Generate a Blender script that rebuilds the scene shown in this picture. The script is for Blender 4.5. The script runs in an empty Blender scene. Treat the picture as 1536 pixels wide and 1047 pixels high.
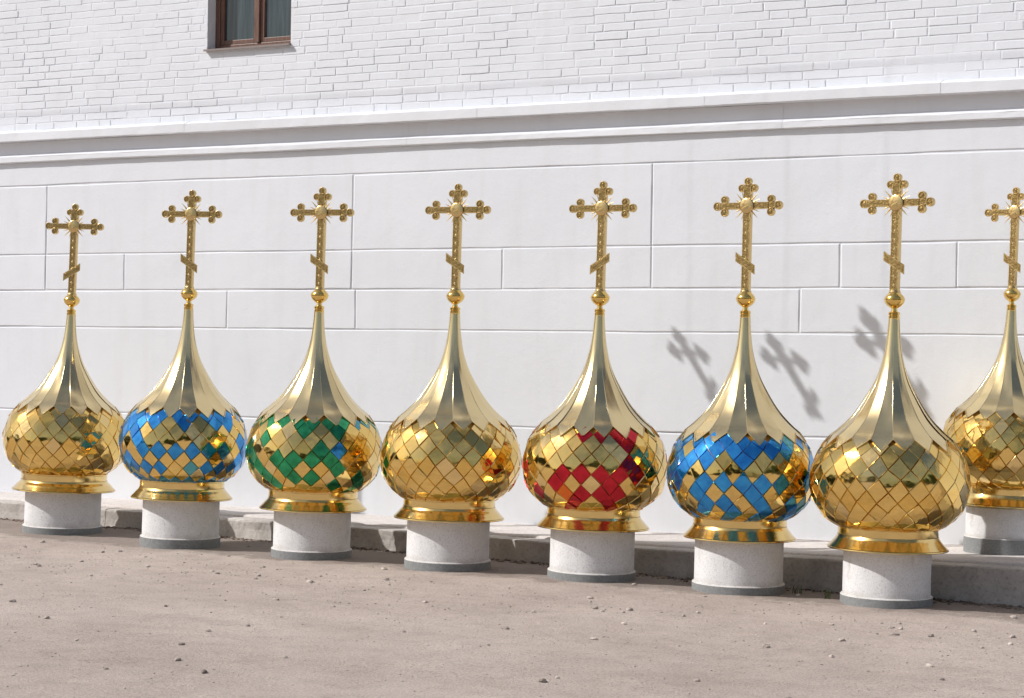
import bpy, bmesh, math, random
from mathutils import Vector, Matrix, noise
R = math.radians
PI = math.pi
random.seed(11)
scene = bpy.context.scene

# ------------------------------------------------------------------ camera
YAW, ROLL, PITCH = R(28.4), R(0.9), R(0.2)
cam_data = bpy.data.cameras.new('camera')
cam = bpy.data.objects.new('camera', cam_data)
scene.collection.objects.link(cam)
F = Vector((-math.sin(YAW) * math.cos(PITCH), math.cos(YAW) * math.cos(PITCH), math.sin(PITCH)))
R0 = Vector((math.cos(YAW), math.sin(YAW), 0))
U0 = R0.cross(F)
RR = R0 * math.cos(ROLL) + U0 * math.sin(ROLL)
UU = -R0 * math.sin(ROLL) + U0 * math.cos(ROLL)
m = Matrix((RR, UU, -F)).transposed().to_4x4()
m.translation = Vector((0, -12.70, 1.42))
cam.matrix_world = m
cam_data.sensor_width = 36.0
cam_data.lens = 2900.0 / 1536.0 * 36.0
cam_data.clip_end = 2000
scene.camera = cam

# ------------------------------------------------------------------ light
SUN_EL = R(40.5)
sun_to = Vector((-0.838, -0.546, math.tan(SUN_EL))).normalized()
world = bpy.data.worlds.new('World')
scene.world = world
world.use_nodes = True
wn = world.node_tree
wn.nodes.clear()
sky = wn.nodes.new('ShaderNodeTexSky')
sky.sky_type = 'NISHITA'
sky.sun_disc = False
sky.sun_elevation = SUN_EL
sky.sun_rotation = math.atan2(sun_to.x, sun_to.y)
sky.dust_density = 3.0
sky.air_density = 1.0
wbg = wn.nodes.new('ShaderNodeBackground')
wbg.inputs['Strength'].default_value = 0.092
wout = wn.nodes.new('ShaderNodeOutputWorld')
# thin high cloud over the blue
tc = wn.nodes.new('ShaderNodeTexCoord')
cn = wn.nodes.new('ShaderNodeTexNoise')
cn.inputs['Scale'].default_value = 2.2
cn.inputs['Detail'].default_value = 7
cn.inputs['Roughness'].default_value = 0.6
cr = wn.nodes.new('ShaderNodeValToRGB')
cr.color_ramp.elements[0].position = 0.46
cr.color_ramp.elements[0].color = (0.03, 0.03, 0.03, 1)
cr.color_ramp.elements[1].position = 0.66
cr.color_ramp.elements[1].color = (0.55, 0.55, 0.55, 1)
mx = wn.nodes.new('ShaderNodeMixRGB')
mx.inputs['Color2'].default_value = (6.5, 6.8, 7.3, 1)
wn.links.new(tc.outputs['Generated'], cn.inputs['Vector'])
wn.links.new(cn.outputs['Fac'], cr.inputs['Fac'])
wn.links.new(cr.outputs['Color'], mx.inputs['Fac'])
wn.links.new(sky.outputs['Color'], mx.inputs['Color1'])
wn.links.new(mx.outputs['Color'], wbg.inputs['Color'])
wn.links.new(wbg.outputs['Background'], wout.inputs['Surface'])

sd = bpy.data.lights.new('sun', 'SUN')
sd.energy = 4.05
sd.angle = R(0.4)
sd.color = (1.0, 0.972, 0.94)
so = bpy.data.objects.new('sun', sd)
scene.collection.objects.link(so)
so.rotation_euler = (-sun_to).to_track_quat('-Z', 'Y').to_euler()
so.location = sun_to * 30

scene.view_settings.view_transform = 'Standard'
scene.view_settings.look = 'None'
scene.view_settings.gamma = 1
scene.view_settings.exposure = 0.0
scene.cycles.max_bounces = 10
scene.cycles.glossy_bounces = 6

# ------------------------------------------------------------------ helpers
def link(o, parent=None):
    scene.collection.objects.link(o)
    if parent: o.parent = parent
    return o

def empty(name, loc=(0, 0, 0), rot=(0, 0, 0), parent=None):
    o = bpy.data.objects.new(name, None)
    o.empty_display_size = 0.1
    link(o, parent)
    o.location = loc
    o.rotation_euler = rot
    return o

def tag(o, label=None, cat=None, group=None, kind=None):
    if label: o['label'] = label
    if cat: o['category'] = cat
    if group: o['group'] = group
    if kind: o['kind'] = kind
    return o

class MB:
    def __init__(s): s.v = []; s.f = []; s.mi = []; s.sm = []
    def add(s, vs, fs, mi=0, smooth=False):
        b = len(s.v); s.v += [tuple(p) for p in vs]
        for k, f in enumerate(fs):
            s.f.append([i + b for i in f]); s.mi.append(mi); s.sm.append(smooth)
    def box(s, x0, x1, y0, y1, z0, z1, mi=0, M=None):
        vs = [(x0, y0, z0), (x1, y0, z0), (x1, y1, z0), (x0, y1, z0), (x0, y0, z1), (x1, y0, z1), (x1, y1, z1), (x0, y1, z1)]
        if M: vs = [M @ Vector(p) for p in vs]
        s.add(vs, [(0, 3, 2, 1), (4, 5, 6, 7), (0, 1, 5, 4), (1, 2, 6, 5), (2, 3, 7, 6), (3, 0, 4, 7)], mi)
    def lathe(s, prof, n=64, M=None, mi=0, smooth=True):
        vs = []; fs = []
        for (z, r) in prof:
            for k in range(n):
                a = 2 * PI * k / n
                p = Vector((r * math.cos(a), r * math.sin(a), z))
                vs.append(M @ p if M else p)
        for i in range(len(prof) - 1):
            for k in range(n):
                k2 = (k + 1) % n
                fs.append((i * n + k, i * n + k2, (i + 1) * n + k2, (i + 1) * n + k))
        s.add(vs, fs, mi, smooth)
    def build(s, name, mats, parent=None, bevel=0, loc=None, autosmooth=None, seg=2):
        me = bpy.data.meshes.new(name)
        me.from_pydata(s.v, [], s.f)
        if not isinstance(mats, (list, tuple)): mats = [mats]
        for mt in mats: me.materials.append(mt)
        me.polygons.foreach_set('material_index', s.mi)
        me.polygons.foreach_set('use_smooth', s.sm)
        me.update()
        o = bpy.data.objects.new(name, me)
        link(o, parent)
        if loc: o.location = loc
        if bevel:
            b = o.modifiers.new('bevel', 'BEVEL'); b.width = bevel; b.segments = seg; b.limit_method = 'ANGLE'; b.angle_limit = R(40)
        return o

def catmull(pts, sub=6):
    out = []
    n = len(pts)
    for i in range(n - 1):
        p0 = pts[max(i - 1, 0)]; p1 = pts[i]; p2 = pts[i + 1]; p3 = pts[min(i + 2, n - 1)]
        for k in range(sub):
            t = k / sub
            out.append(tuple(0.5 * ((2 * b) + (-a + c) * t + (2 * a - 5 * b + 4 * c - d) * t * t + (-a + 3 * b - 3 * c + d) * t ** 3)
                             for a, b, c, d in zip(p0, p1, p2, p3)))
    out.append(pts[-1])
    return out

# ------------------------------------------------------------------ materials
def mat(name, col, rough=0.5, metal=0.0, spec=0.5):
    mt = bpy.data.materials.new(name); mt.use_nodes = True
    p = mt.node_tree.nodes['Principled BSDF']
    p.inputs['Base Color'].default_value = (*col, 1)
    p.inputs['Roughness'].default_value = rough
    p.inputs['Metallic'].default_value = metal
    if 'Specular IOR Level' in p.inputs: p.inputs['Specular IOR Level'].default_value = spec
    return mt

def node(mt, t): return mt.node_tree.nodes.new(t)
def lk(mt, a, b): mt.node_tree.links.new(a, b)

def noise_tex(mt, scale, detail=5, rough=0.6, coord='Object', stretch=None):
    t = node(mt, 'ShaderNodeTexCoord'); n = node(mt, 'ShaderNodeTexNoise')
    n.inputs['Scale'].default_value = scale; n.inputs['Detail'].default_value = detail; n.inputs['Roughness'].default_value = rough
    src = t.outputs[coord]
    if stretch:
        mp = node(mt, 'ShaderNodeMapping'); mp.inputs['Scale'].default_value = stretch
        lk(mt, src, mp.inputs['Vector']); src = mp.outputs['Vector']
    lk(mt, src, n.inputs['Vector'])
    return n

def ramp(mt, src, stops):
    r = node(mt, 'ShaderNodeValToRGB')
    els = r.color_ramp.elements
    while len(els) < len(stops): els.new(0.5)
    for e, (p, c) in zip(els, stops):
        e.position = p; e.color = (*c, 1) if len(c) == 3 else c
    lk(mt, src, r.inputs['Fac'])
    return r

def mixc(mt, a, b, fac, mode='MIX'):
    n = node(mt, 'ShaderNodeMixRGB'); n.blend_type = mode
    for s, k in ((fac, 'Fac'), (a, 'Color1'), (b, 'Color2')):
        if hasattr(s, 'links') or hasattr(s, 'is_output'): lk(mt, s, n.inputs[k])
        else: n.inputs[k].default_value = s
    return n

def bump(mt, srcs, base=None):
    prev = base
    for (src, st, dist) in srcs:
        b = node(mt, 'ShaderNodeBump'); b.inputs['Strength'].default_value = st; b.inputs['Distance'].default_value = dist
        lk(mt, src, b.inputs['Height'])
        if prev: lk(mt, prev, b.inputs['Normal'])
        prev = b.outputs['Normal']
    lk(mt, prev, mt.node_tree.nodes['Principled BSDF'].inputs['Normal'])

def setc(mt, out): lk(mt, out, mt.node_tree.nodes['Principled BSDF'].inputs['Base Color'])
def setr(mt, out): lk(mt, out, mt.node_tree.nodes['Principled BSDF'].inputs['Roughness'])

M = {}
GOLD = (0.80, 0.56, 0.20)
def gold(name, col, r0, r1, bscale=3.0, bst=0.12, fine=True):
    mt = mat(name, col, r0, 1.0)
    n = noise_tex(mt, 7, 4)
    setr(mt, ramp(mt, n.outputs['Fac'], [(0.35, (r0,) * 3), (0.7, (r1,) * 3)]).outputs['Color'])
    w = noise_tex(mt, bscale, 2)
    bump(mt, [(w.outputs['Fac'], bst, 0.02)])
    return mt
M['gold'] = gold('polished_gold', (0.82, 0.57, 0.18), 0.08, 0.20, 6, 0.12)
M['tile'] = gold('gold_tile', (0.84, 0.59, 0.20), 0.05, 0.11, 9, 0.14)
M['tile_pale'] = gold('pale_gold_tile', (0.82, 0.62, 0.28), 0.08, 0.15, 9, 0.2)
M['tile_deep'] = gold('deep_gold_tile', (0.80, 0.53, 0.15), 0.05, 0.10, 9, 0.2)
M['cap'] = gold('satin_gold', (0.78, 0.64, 0.36), 0.17, 0.23, 3, 0.10)
M['collar'] = gold('brushed_collar_gold', (0.80, 0.60, 0.25), 0.14, 0.22, 5, 0.08)
M['seam'] = mat('seam_gold', (0.30, 0.17, 0.04), 0.35, 1.0)
def foil(name, c1, c2):
    mt = mat(name, c1, 0.12, 0.85)
    n = noise_tex(mt, 16, 5)
    setc(mt, ramp(mt, n.outputs['Fac'], [(0.3, c1), (0.75, c2)]).outputs['Color'])
    w = noise_tex(mt, 9, 2)
    bump(mt, [(w.outputs['Fac'], 0.15, 0.02)])
    p = mt.node_tree.nodes['Principled BSDF']
    p.inputs['Coat Weight'].default_value = 0.4
    p.inputs['Coat Roughness'].default_value = 0.05
    return mt
M['blue'] = foil('blue_foil_tile', (0.012, 0.20, 0.62), (0.05, 0.40, 0.85))
M['teal'] = foil('teal_foil_tile', (0.08, 0.33, 0.42), (0.12, 0.45, 0.52))
M['green'] = foil('green_foil_tile', (0.004, 0.18, 0.06), (0.04, 0.45, 0.19))
M['red'] = foil('red_foil_tile', (0.42, 0.004, 0.012), (0.66, 0.014, 0.035))
M['orange'] = foil('orange_foil_tile', (0.75, 0.13, 0.01), (0.80, 0.22, 0.02))

mt = mat('engraved_gold', (0.62, 0.40, 0.13), 0.30, 1.0)
v = node(mt, 'ShaderNodeTexVoronoi'); v.inputs['Scale'].default_value = 95
t = node(mt, 'ShaderNodeTexCoord'); lk(mt, t.outputs['Object'], v.inputs['Vector'])
n = noise_tex(mt, 70, 4)
setc(mt, ramp(mt, n.outputs['Fac'], [(0.35, (0.23, 0.155, 0.055)), (0.62, (0.47, 0.335, 0.14))]).outputs['Color'])
bump(mt, [(v.outputs['Distance'], 0.4, 0.004), (n.outputs['Fac'], 0.3, 0.003)])
M['engraved'] = mt
M['crossgold'] = gold('cross_gold', (0.68, 0.50, 0.23), 0.20, 0.32, 20, 0.2)

# white painted wall
def whitewall(name, base=(0.722, 0.748, 0.795)):
    mt = mat(name, base, 0.75)
    big = noise_tex(mt, 0.9, 6, 0.6)
    med = noise_tex(mt, 14, 6, 0.65)
    fine = noise_tex(mt, 90, 4, 0.6)
    c1 = ramp(mt, big.outputs['Fac'], [(0.3, tuple(b * 0.95 for b in base)), (0.7, base)])
    st = noise_tex(mt, 3.0, 5, 0.6, stretch=(2.5, 1, 0.35))
    c2 = ramp(mt, st.outputs['Fac'], [(0.28, (0.965, 0.96, 0.95)), (0.5, (1, 1, 1))])
    setc(mt, mixc(mt, c1.outputs['Color'], c2.outputs['Color'], 1.0, 'MULTIPLY').outputs['Color'])
    bump(mt, [(big.outputs['Fac'], 0.12, 0.06), (med.outputs['Fac'], 0.20, 0.010), (fine.outputs['Fac'], 0.25, 0.003)])
    return mt
M['wall'] = whitewall('white_limewash')
M['brick'] = whitewall('white_painted_brick', (0.722, 0.748, 0.795))
M['cornice'] = whitewall('white_cornice_paint', (0.735, 0.757, 0.80))

# concrete pedestal
mt = mat('painted_concrete', (0.62, 0.62, 0.62), 0.8)
n = noise_tex(mt, 120, 3, 0.7); n2 = noise_tex(mt, 5, 6, 0.65)
a = ramp(mt, n.outputs['Fac'], [(0.30, (0.48, 0.48, 0.48)), (0.46, (0.70, 0.70, 0.705)), (0.7, (0.76, 0.76, 0.765))])
b_ = ramp(mt, n2.outputs['Fac'], [(0.3, (0.86, 0.86, 0.86)), (0.6, (1, 1, 1))])
k = mixc(mt, a.outputs['Color'], b_.outputs['Color'], 1.0, 'MULTIPLY')
sp = noise_tex(mt, 9, 6, 0.75, stretch=(1, 1, 0.5))
k = mixc(mt, k.outputs['Color'], ramp(mt, sp.outputs['Fac'], [(0.58, (1, 1, 1)), (0.70, (0.76, 0.73, 0.69))]).outputs['Color'], 1.0, 'MULTIPLY')
tcd = node(mt, 'ShaderNodeTexCoord'); sz = node(mt, 'ShaderNodeSeparateXYZ'); lk(mt, tcd.outputs['Object'], sz.inputs['Vector'])
wob = noise_tex(mt, 14, 5, 0.7)
mm = node(mt, 'ShaderNodeMath'); mm.operation = 'MULTIPLY_ADD'; mm.inputs[1].default_value = 0.11; lk(mt, wob.outputs['Fac'], mm.inputs[0]); lk(mt, sz.outputs['Z'], mm.inputs[2])
k = mixc(mt, k.outputs['Color'], ramp(mt, mm.outputs['Value'], [(0.10, (0.80, 0.77, 0.73)), (0.15, (1, 1, 1))]).outputs['Color'], 1.0, 'MULTIPLY')
setc(mt, k.outputs['Color'])
bump(mt, [(n2.outputs['Fac'], 0.2, 0.01), (n.outputs['Fac'], 0.3, 0.002)])
M['drum'] = mt
mt = mat('grey_concrete', (0.22, 0.225, 0.225), 0.85)
n = noise_tex(mt, 60, 5, 0.7)
setc(mt, ramp(mt, n.outputs['Fac'], [(0.3, (0.17, 0.178, 0.178)), (0.7, (0.27, 0.28, 0.28))]).outputs['Color'])
bump(mt, [(n.outputs['Fac'], 0.3, 0.004)])
M['ring'] = mt

# ground
mt = mat('dry_packed_ground', (0.4, 0.35, 0.32), 0.95, 0, 0.2)
n1 = noise_tex(mt, 0.55, 8, 0.62); n2 = noise_tex(mt, 5.0, 8, 0.7); n3 = noise_tex(mt, 80, 7, 0.8)
st = noise_tex(mt, 2.2, 7, 0.62, stretch=(0.6, 1.3, 1))
c = ramp(mt, n1.outputs['Fac'], [(0.30, (0.475, 0.400, 0.355)), (0.52, (0.545, 0.465, 0.415)), (0.72, (0.60, 0.52, 0.465))])
d = ramp(mt, n2.outputs['Fac'], [(0.30, (0.86, 0.85, 0.84)), (0.50, (1, 1, 1)), (0.75, (1.05, 1.05, 1.05))])
e = ramp(mt, n3.outputs['Fac'], [(0.37, (0.48, 0.45, 0.43)), (0.45, (0.95, 0.95, 0.95)), (0.56, (1.04, 1.04, 1.04)), (0.66, (1.32, 1.31, 1.30))])
s_ = ramp(mt, st.outputs['Fac'], [(0.33, (0.93, 0.92, 0.92)), (0.55, (1, 1, 1))])
k = mixc(mt, c.outputs['Color'], d.outputs['Color'], 1.0, 'MULTIPLY')
k = mixc(mt, k.outputs['Color'], e.outputs['Color'], 1.0, 'MULTIPLY')
k = mixc(mt, k.outputs['Color'], s_.outputs['Color'], 1.0, 'MULTIPLY')
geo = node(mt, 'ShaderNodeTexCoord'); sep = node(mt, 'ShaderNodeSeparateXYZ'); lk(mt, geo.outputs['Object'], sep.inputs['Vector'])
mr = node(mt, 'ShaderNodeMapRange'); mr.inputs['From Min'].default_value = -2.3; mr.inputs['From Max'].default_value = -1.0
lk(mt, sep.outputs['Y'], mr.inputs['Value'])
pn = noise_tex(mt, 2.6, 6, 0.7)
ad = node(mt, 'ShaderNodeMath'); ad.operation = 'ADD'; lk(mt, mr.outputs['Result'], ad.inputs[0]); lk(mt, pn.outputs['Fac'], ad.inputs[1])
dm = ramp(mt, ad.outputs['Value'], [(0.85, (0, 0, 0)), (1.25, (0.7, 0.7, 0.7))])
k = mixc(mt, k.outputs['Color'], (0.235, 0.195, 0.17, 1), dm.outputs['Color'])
pt = noise_tex(mt, 0.9, 5, 0.7, stretch=(1, 1.1, 1))
k = mixc(mt, k.outputs['Color'], ramp(mt, pt.outputs['Fac'], [(0.36, (0.93, 0.92, 0.92)), (0.5, (1, 1, 1)), (0.64, (1.08, 1.08, 1.08))]).outputs['Color'], 1.0, 'MULTIPLY')
setc(mt, k.outputs['Color'])
bump(mt, [(n2.outputs['Fac'], 0.35, 0.025), (n3.outputs['Fac'], 0.9, 0.012)])
M['ground'] = mt

def concrete(name, lo, hi, bs=0.5):
    mt = mat(name, hi, 0.9, 0, 0.25)
    n1 = noise_tex(mt, 3.0, 8, 0.65); n3 = noise_tex(mt, 45, 6, 0.7)
    c = ramp(mt, n1.outputs['Fac'], [(0.30, lo), (0.65, hi)])
    e = ramp(mt, n3.outputs['Fac'], [(0.28, (0.65, 0.64, 0.62)), (0.5, (1, 1, 1))])
    setc(mt, mixc(mt, c.outputs['Color'], e.outputs['Color'], 1.0, 'MULTIPLY').outputs['Color'])
    bump(mt, [(n1.outputs['Fac'], bs, 0.03), (n3.outputs['Fac'], 0.5, 0.005)])
    return mt
M['pave'] = concrete('pavement_screed', (0.54, 0.50, 0.475), (0.68, 0.64, 0.615), 0.3)
M['kerb'] = concrete('kerb_concrete', (0.36, 0.33, 0.305), (0.58, 0.55, 0.52), 0.6)
M['stone'] = concrete('pebble_stone', (0.13, 0.105, 0.09), (0.66, 0.58, 0.52), 0.4)
M['litter'] = concrete('dry_debris', (0.06, 0.045, 0.035), (0.28, 0.22, 0.18), 0.4)
M['wood'] = mat('brown_window_paint', (0.17, 0.075, 0.045), 0.45)
n = noise_tex(M['wood'], 12, 5, stretch=(6, 6, 0.6))
setc(M['wood'], ramp(M['wood'], n.outputs['Fac'], [(0.3, (0.10, 0.045, 0.032)), (0.7, (0.19, 0.10, 0.07))]).outputs['Color'])
M['glass'] = mat('window_pane_glass', (0.035, 0.055, 0.062), 0.04, 0.0, 0.7)
_n = noise_tex(M['glass'], 5, 4, 0.6, stretch=(7, 1, 0.4))
setc(M['glass'], ramp(M['glass'], _n.outputs['Fac'], [(0.3, (0.025, 0.042, 0.048)), (0.55, (0.045, 0.066, 0.075)), (0.75, (0.075, 0.10, 0.11))]).outputs['Color'])
M['curtain'] = mat('grey_curtain', (0.30, 0.36, 0.38), 0.9)
M['metal'] = mat('sill_sheet_metal', (0.24, 0.20, 0.19), 0.5, 0.2)
M['grass'] = mat('weed_green', (0.10, 0.12, 0.045), 0.7)
M['wire'] = mat('steel_wire', (0.3, 0.3, 0.3), 0.4, 1.0)

# ------------------------------------------------------------------ ground
def fbm(x, y, z=0.0, s=1.0, o=4): return noise.fractal(Vector((x * s, y * s, z)), 0.9, 2.1, o)

def kerb_y(x):
    pts = [(-60, -0.3), (-13, -0.66), (-10, -0.70), (-6.6, -0.84), (-5.0, -1.05), (-3.9, -1.14), (-1, -1.17), (30, -1.3)]
    for (a, ya), (b, yb) in zip(pts, pts[1:]):
        if x <= b: return ya + (yb - ya) * (x - a) / (b - a)
    return pts[-1][1]
def ground_z(x, y):
    z = -0.0045 * max(-4, min(8, x + 6.5)) - 0.002
    return z + 0.012 * fbm(x, y, 3.1, 0.5, 3) + 0.0045 * fbm(x, y, 7.7, 3.5, 4)
def pave_z(x):
    pts = [(-60, 0.175), (-12, 0.172), (-6, 0.170), (-4.5, 0.19), (-3.0, 0.225), (0, 0.25), (30, 0.26)]
    for (a, ya), (b, yb) in zip(pts, pts[1:]):
        if x <= b: return ya + (yb - ya) * (x - a) / (b - a)
    return pts[-1][1]

mb = MB()
def grid(mb, xs, ys, fz, mi=0, smooth=True):
    vs = [(x, y, fz(x, y)) for y in ys for x in xs]
    nx = len(xs)
    fs = [(j * nx + i, j * nx + i + 1, (j + 1) * nx + i + 1, (j + 1) * nx + i) for j in range(len(ys) - 1) for i in range(nx - 1)]
    mb.add(vs, fs, mi, smooth)
def lin(a, b, n): return [a + (b - a) * i / n for i in range(n + 1)]
xs = [-300, -120, -60, -30, -20, -15] + lin(-13, 1, 260) + [3, 6, 12, 30, 60, 150, 300]
ys = [-300, -120, -60, -30, -18, -13] + lin(-11, -0.2, 200) + [0.5, 20, 60]
grid(mb, xs, ys, ground_z)
tag(mb.build('ground', M['ground']), kind='structure')

# pavement slabs behind the kerb: one sheet with shallow steps
mb = MB()
xs = [-40, -25, -16] + lin(-13, 0, 200) + [4, 10, 14]
KW = 0.17
vs = []; fs = []
NR = 12
for x in xs:
    ky = kerb_y(x) + KW + 0.012 * fbm(x, 0, 2, 2.5)
    pz = pave_z(x)
    prof = [(ky - 0.004, pz - 0.06), (ky, pz - 0.020), (ky + 0.012, pz - 0.010)]
    for k_ in range(NR - 2):
        t_ = k_ / (NR - 3)
        yy = ky + 0.03 + (0.06 - ky - 0.03) * t_
        prof.append((yy, pz - 0.006 * (1 - t_) + 0.004 * fbm(x, yy, 5, 2.2)))
    vs += [(x, a, b) for a, b in prof]
n_ = len(prof)
for i in range(len(xs) - 1):
    for j in range(n_ - 1):
        fs.append((i * n_ + j, (i + 1) * n_ + j, (i + 1) * n_ + j + 1, i * n_ + j + 1))
mb.add(vs, fs, 0, True)
tag(mb.build('pavement', M['pave']), kind='structure')

# kerb: irregular worn blocks
mb = MB()
x = -40.0
rnd = random.Random(4)
while x < 14:
    L = rnd.uniform(1.6, 2.6)
    x2 = x + L - 0.005
    n = 60 if -14 < x < 0 else 3
    dz = rnd.uniform(-0.003, 0.003)
    vs = []; fs = []
    for i in range(n + 1):
        xx = x + (x2 - x) * i / n
        ky = kerb_y(xx)
        e1 = 0.006 * fbm(xx, 1.0, 9, 3.2) + 0.006 * fbm(xx, 2.0, 9, 14)
        e2 = 0.007 * fbm(xx, 4.0, 9, 4.0) + 0.006 * fbm(xx, 6.0, 9, 16)
        wear = max(0, fbm(xx, 8.0, 2, 1.3)) * 0.010
        zt = pave_z(xx) - 0.022 + dz + 0.4 * e2
        rows = [(ky - 0.03 + e1, -0.25), (ky - 0.012 + e1, 0.0), (ky + e2 * 0.6, 0.5 * zt), (ky + e1, zt - 0.010 - wear),
                (ky + 0.004 + wear * 0.7, zt - 0.003 - wear * .3), (ky + 0.016 + wear, zt), (ky + KW * 0.6, zt + 0.3 * e1), (ky + KW + 0.014, zt)]
        vs += [(xx, a, b) for a, b in rows]
    k = 8
    for i in range(n):
        for j in range(k - 1):
            fs.append((i * k + j, (i + 1) * k + j, (i + 1) * k + j + 1, i * k + j + 1))
    fs.append(tuple(range(k))); fs.append(tuple(reversed(range(n * k, n * k + k))))
    mb.add(vs, fs, 0, False)
    x += L
tag(mb.build('kerb', M['kerb']), kind='structure')

# loose stones, one uncountable scatter
def pebble(mb, x, y, z, r, rnd, flat=0.6, mi=0):
    bm = bmesh.new(); bmesh.ops.create_icosphere(bm, subdivisions=1 if r < 0.012 else 2, radius=1)
    a = rnd.uniform(0, 6.3); sx = r * rnd.uniform(0.8, 1.5); sy = r * rnd.uniform(0.7, 1.1); sz = r * flat * rnd.uniform(0.7, 1.2)
    off = rnd.uniform(0, 99)
    vs = []
    for v_ in bm.verts:
        c_ = v_.co * (1 + 0.38 * noise.noise(v_.co * 1.4 + Vector((off, 0, 0))))
        px, py, pz = c_.x * sx, c_.y * sy, c_.z * sz
        vs.append((x + px * math.cos(a) - py * math.sin(a), y + px * math.sin(a) + py * math.cos(a), z + pz))
    fs = [tuple(v_.index for v_ in f.verts) for f in bm.faces]
    bm.free()
    mb.add(vs, fs, mi, False)
rnd = random.Random(21)
mb = MB()
for i in range(7500):
    x = rnd.uniform(-12.5, -0.2); y = rnd.uniform(-9.5, kerb_y(x) - 0.03)
    if rnd.random() < 0.35: y = -2.2 - abs(rnd.gauss(0, 1.2))
    r = 0.0022 + 0.005 * rnd.random() ** 3
    if rnd.random() < 0.035: r = rnd.uniform(0.009, 0.018)
    pebble(mb, x, y, ground_z(x, y) + r * 0.25, r, rnd)
tag(mb.build('gravel', M['stone']), kind='stuff', label='loose pebbles scattered over the dry packed ground', cat='gravel')
mb = MB()
for i in range(1500):
    x = rnd.uniform(-12.5, -1.0); y = kerb_y(x) - 0.03 - abs(rnd.gauss(0, 0.07))
    r = rnd.uniform(0.003, 0.016) * (0.6 + 0.7 * max(0, fbm(x, 0, 4, 1.6) + 0.5))
    pebble(mb, x, y, ground_z(x, y) + r * 0.3, r, rnd, 0.5)
tag(mb.build('kerb_debris', M['litter']), kind='stuff', label='crumbled stone and dry leaf debris along the foot of the kerb', cat='debris')

# ------------------------------------------------------------------ building
bld = tag(empty('white_building', (0, 0, 0)), 'long white building with painted brick above a cornice and scored plaster blocks below', 'building')
X0, X1 = -40.0, 14.0
WX0, WX1, WZ0, WZ1 = -9.745, -8.918, 3.885, 5.35
# core behind everything (leaves the window niche free)
mb = MB()
mb.box(X0, WX0, 0.0065, 8, -0.3, 8.0); mb.box(WX1, X1, 0.0065, 8, -0.3, 8.0)
mb.box(WX0, WX1, 0.0065, 8, -0.3, WZ0); mb.box(WX0, WX1, 0.0065, 8, WZ1, 8.0)
mb.box(WX0, WX1, 0.5, 8, WZ0, WZ1)
core = mb.build('wall_core', M['wall'], bld)
mb = MB(); mb.box(X0 - .3, X1 + .3, -0.45, 8.3, 8.0, 8.3); mb.box(X0 - .1, X1 + .1, -0.2, 8.1, 7.8, 7.998)
mb.build('roof_eave', M['cornice'], bld)

def panel(mb, x0, x1, z0, z1, g=0.0022, bev=0.0075, seed=0):
    # hand-trowelled block face with soft chamfered edges and wandering joints
    nx = max(3, int((x1 - x0) / 0.05)); nz = max(3, int((z1 - z0) / 0.05))
    us = [0, bev, bev + 0.003] + [bev + (x1 - x0 - 2 * g - 2 * bev) * i / nx for i in range(1, nx)] + [x1 - x0 - 2 * g - bev - 0.003, x1 - x0 - 2 * g - bev, x1 - x0 - 2 * g]
    ws = [0, bev, bev + 0.003] + [bev + (z1 - z0 - 2 * g - 2 * bev) * i / nz for i in range(1, nz)] + [z1 - z0 - 2 * g - bev - 0.003, z1 - z0 - 2 * g - bev, z1 - z0 - 2 * g]
    vs = []
    for j, w in enumerate(ws):
        for i, u in enumerate(us):
            X = x0 + g + u; Z = z0 + g + w
            ex = fbm(X, Z, 20 + seed, 1.7, 3) * 0.006; ez = fbm(X, Z, 40 + seed, 1.3, 3) * 0.006
            edge = i in (0, len(us) - 1) or j in (0, len(ws) - 1)
            near = min(i, j, len(us) - 1 - i, len(ws) - 1 - j) <= 2
            y = 0.0060 if edge else 0.0
            y += 0.0035 * fbm(X, Z, 3, 0.8, 3) + (0.0012 * fbm(X, Z, 8, 6, 2) if not edge else 0)
            if near: X += ex; Z += ez
            vs.append((X, y, Z))
    n = len(us)
    fs = [(j * n + i, j * n + i + 1, (j + 1) * n + i + 1, (j + 1) * n + i) for j in range(len(ws) - 1) for i in range(n - 1)]
    mb.add(vs, fs, 0, True)
rows = [
    (2.822, 3.03, [-13.5, -1.0]),
    (2.226, 2.822, [-11.432, -8.303, -5.741, -0.9]),
    (1.918, 2.226, [-11.437, -10.574, -8.307, -6.963, -5.739, -4.326, -3.518, -1.8]),
    (1.606, 1.918, [-12.9, -9.505, -8.264, -4.613, -2.2]),
    (0.890, 1.606, [-13.3, -1.7]),
    (0.05, 0.890, [-13.6, -1.2]),
]
mb = MB()
for k, (z0, z1, js) in enumerate(rows):
    js = [X0] + ([-19.0] if js[0] > -14 else []) + js + [5.0, X1]
    for q, (a, b) in enumerate(zip(js, js[1:])):
        if b < -14.5 or a > 1.5:
            mb.box(a + 0.008, b - 0.008, 0.0, 0.02, z0 + 0.008, z1 - 0.008)
        else:
            panel(mb, a, b, z0, z1, seed=k * 9 + q)
mb.build('plaster_blocks', M['wall'], bld)

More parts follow.
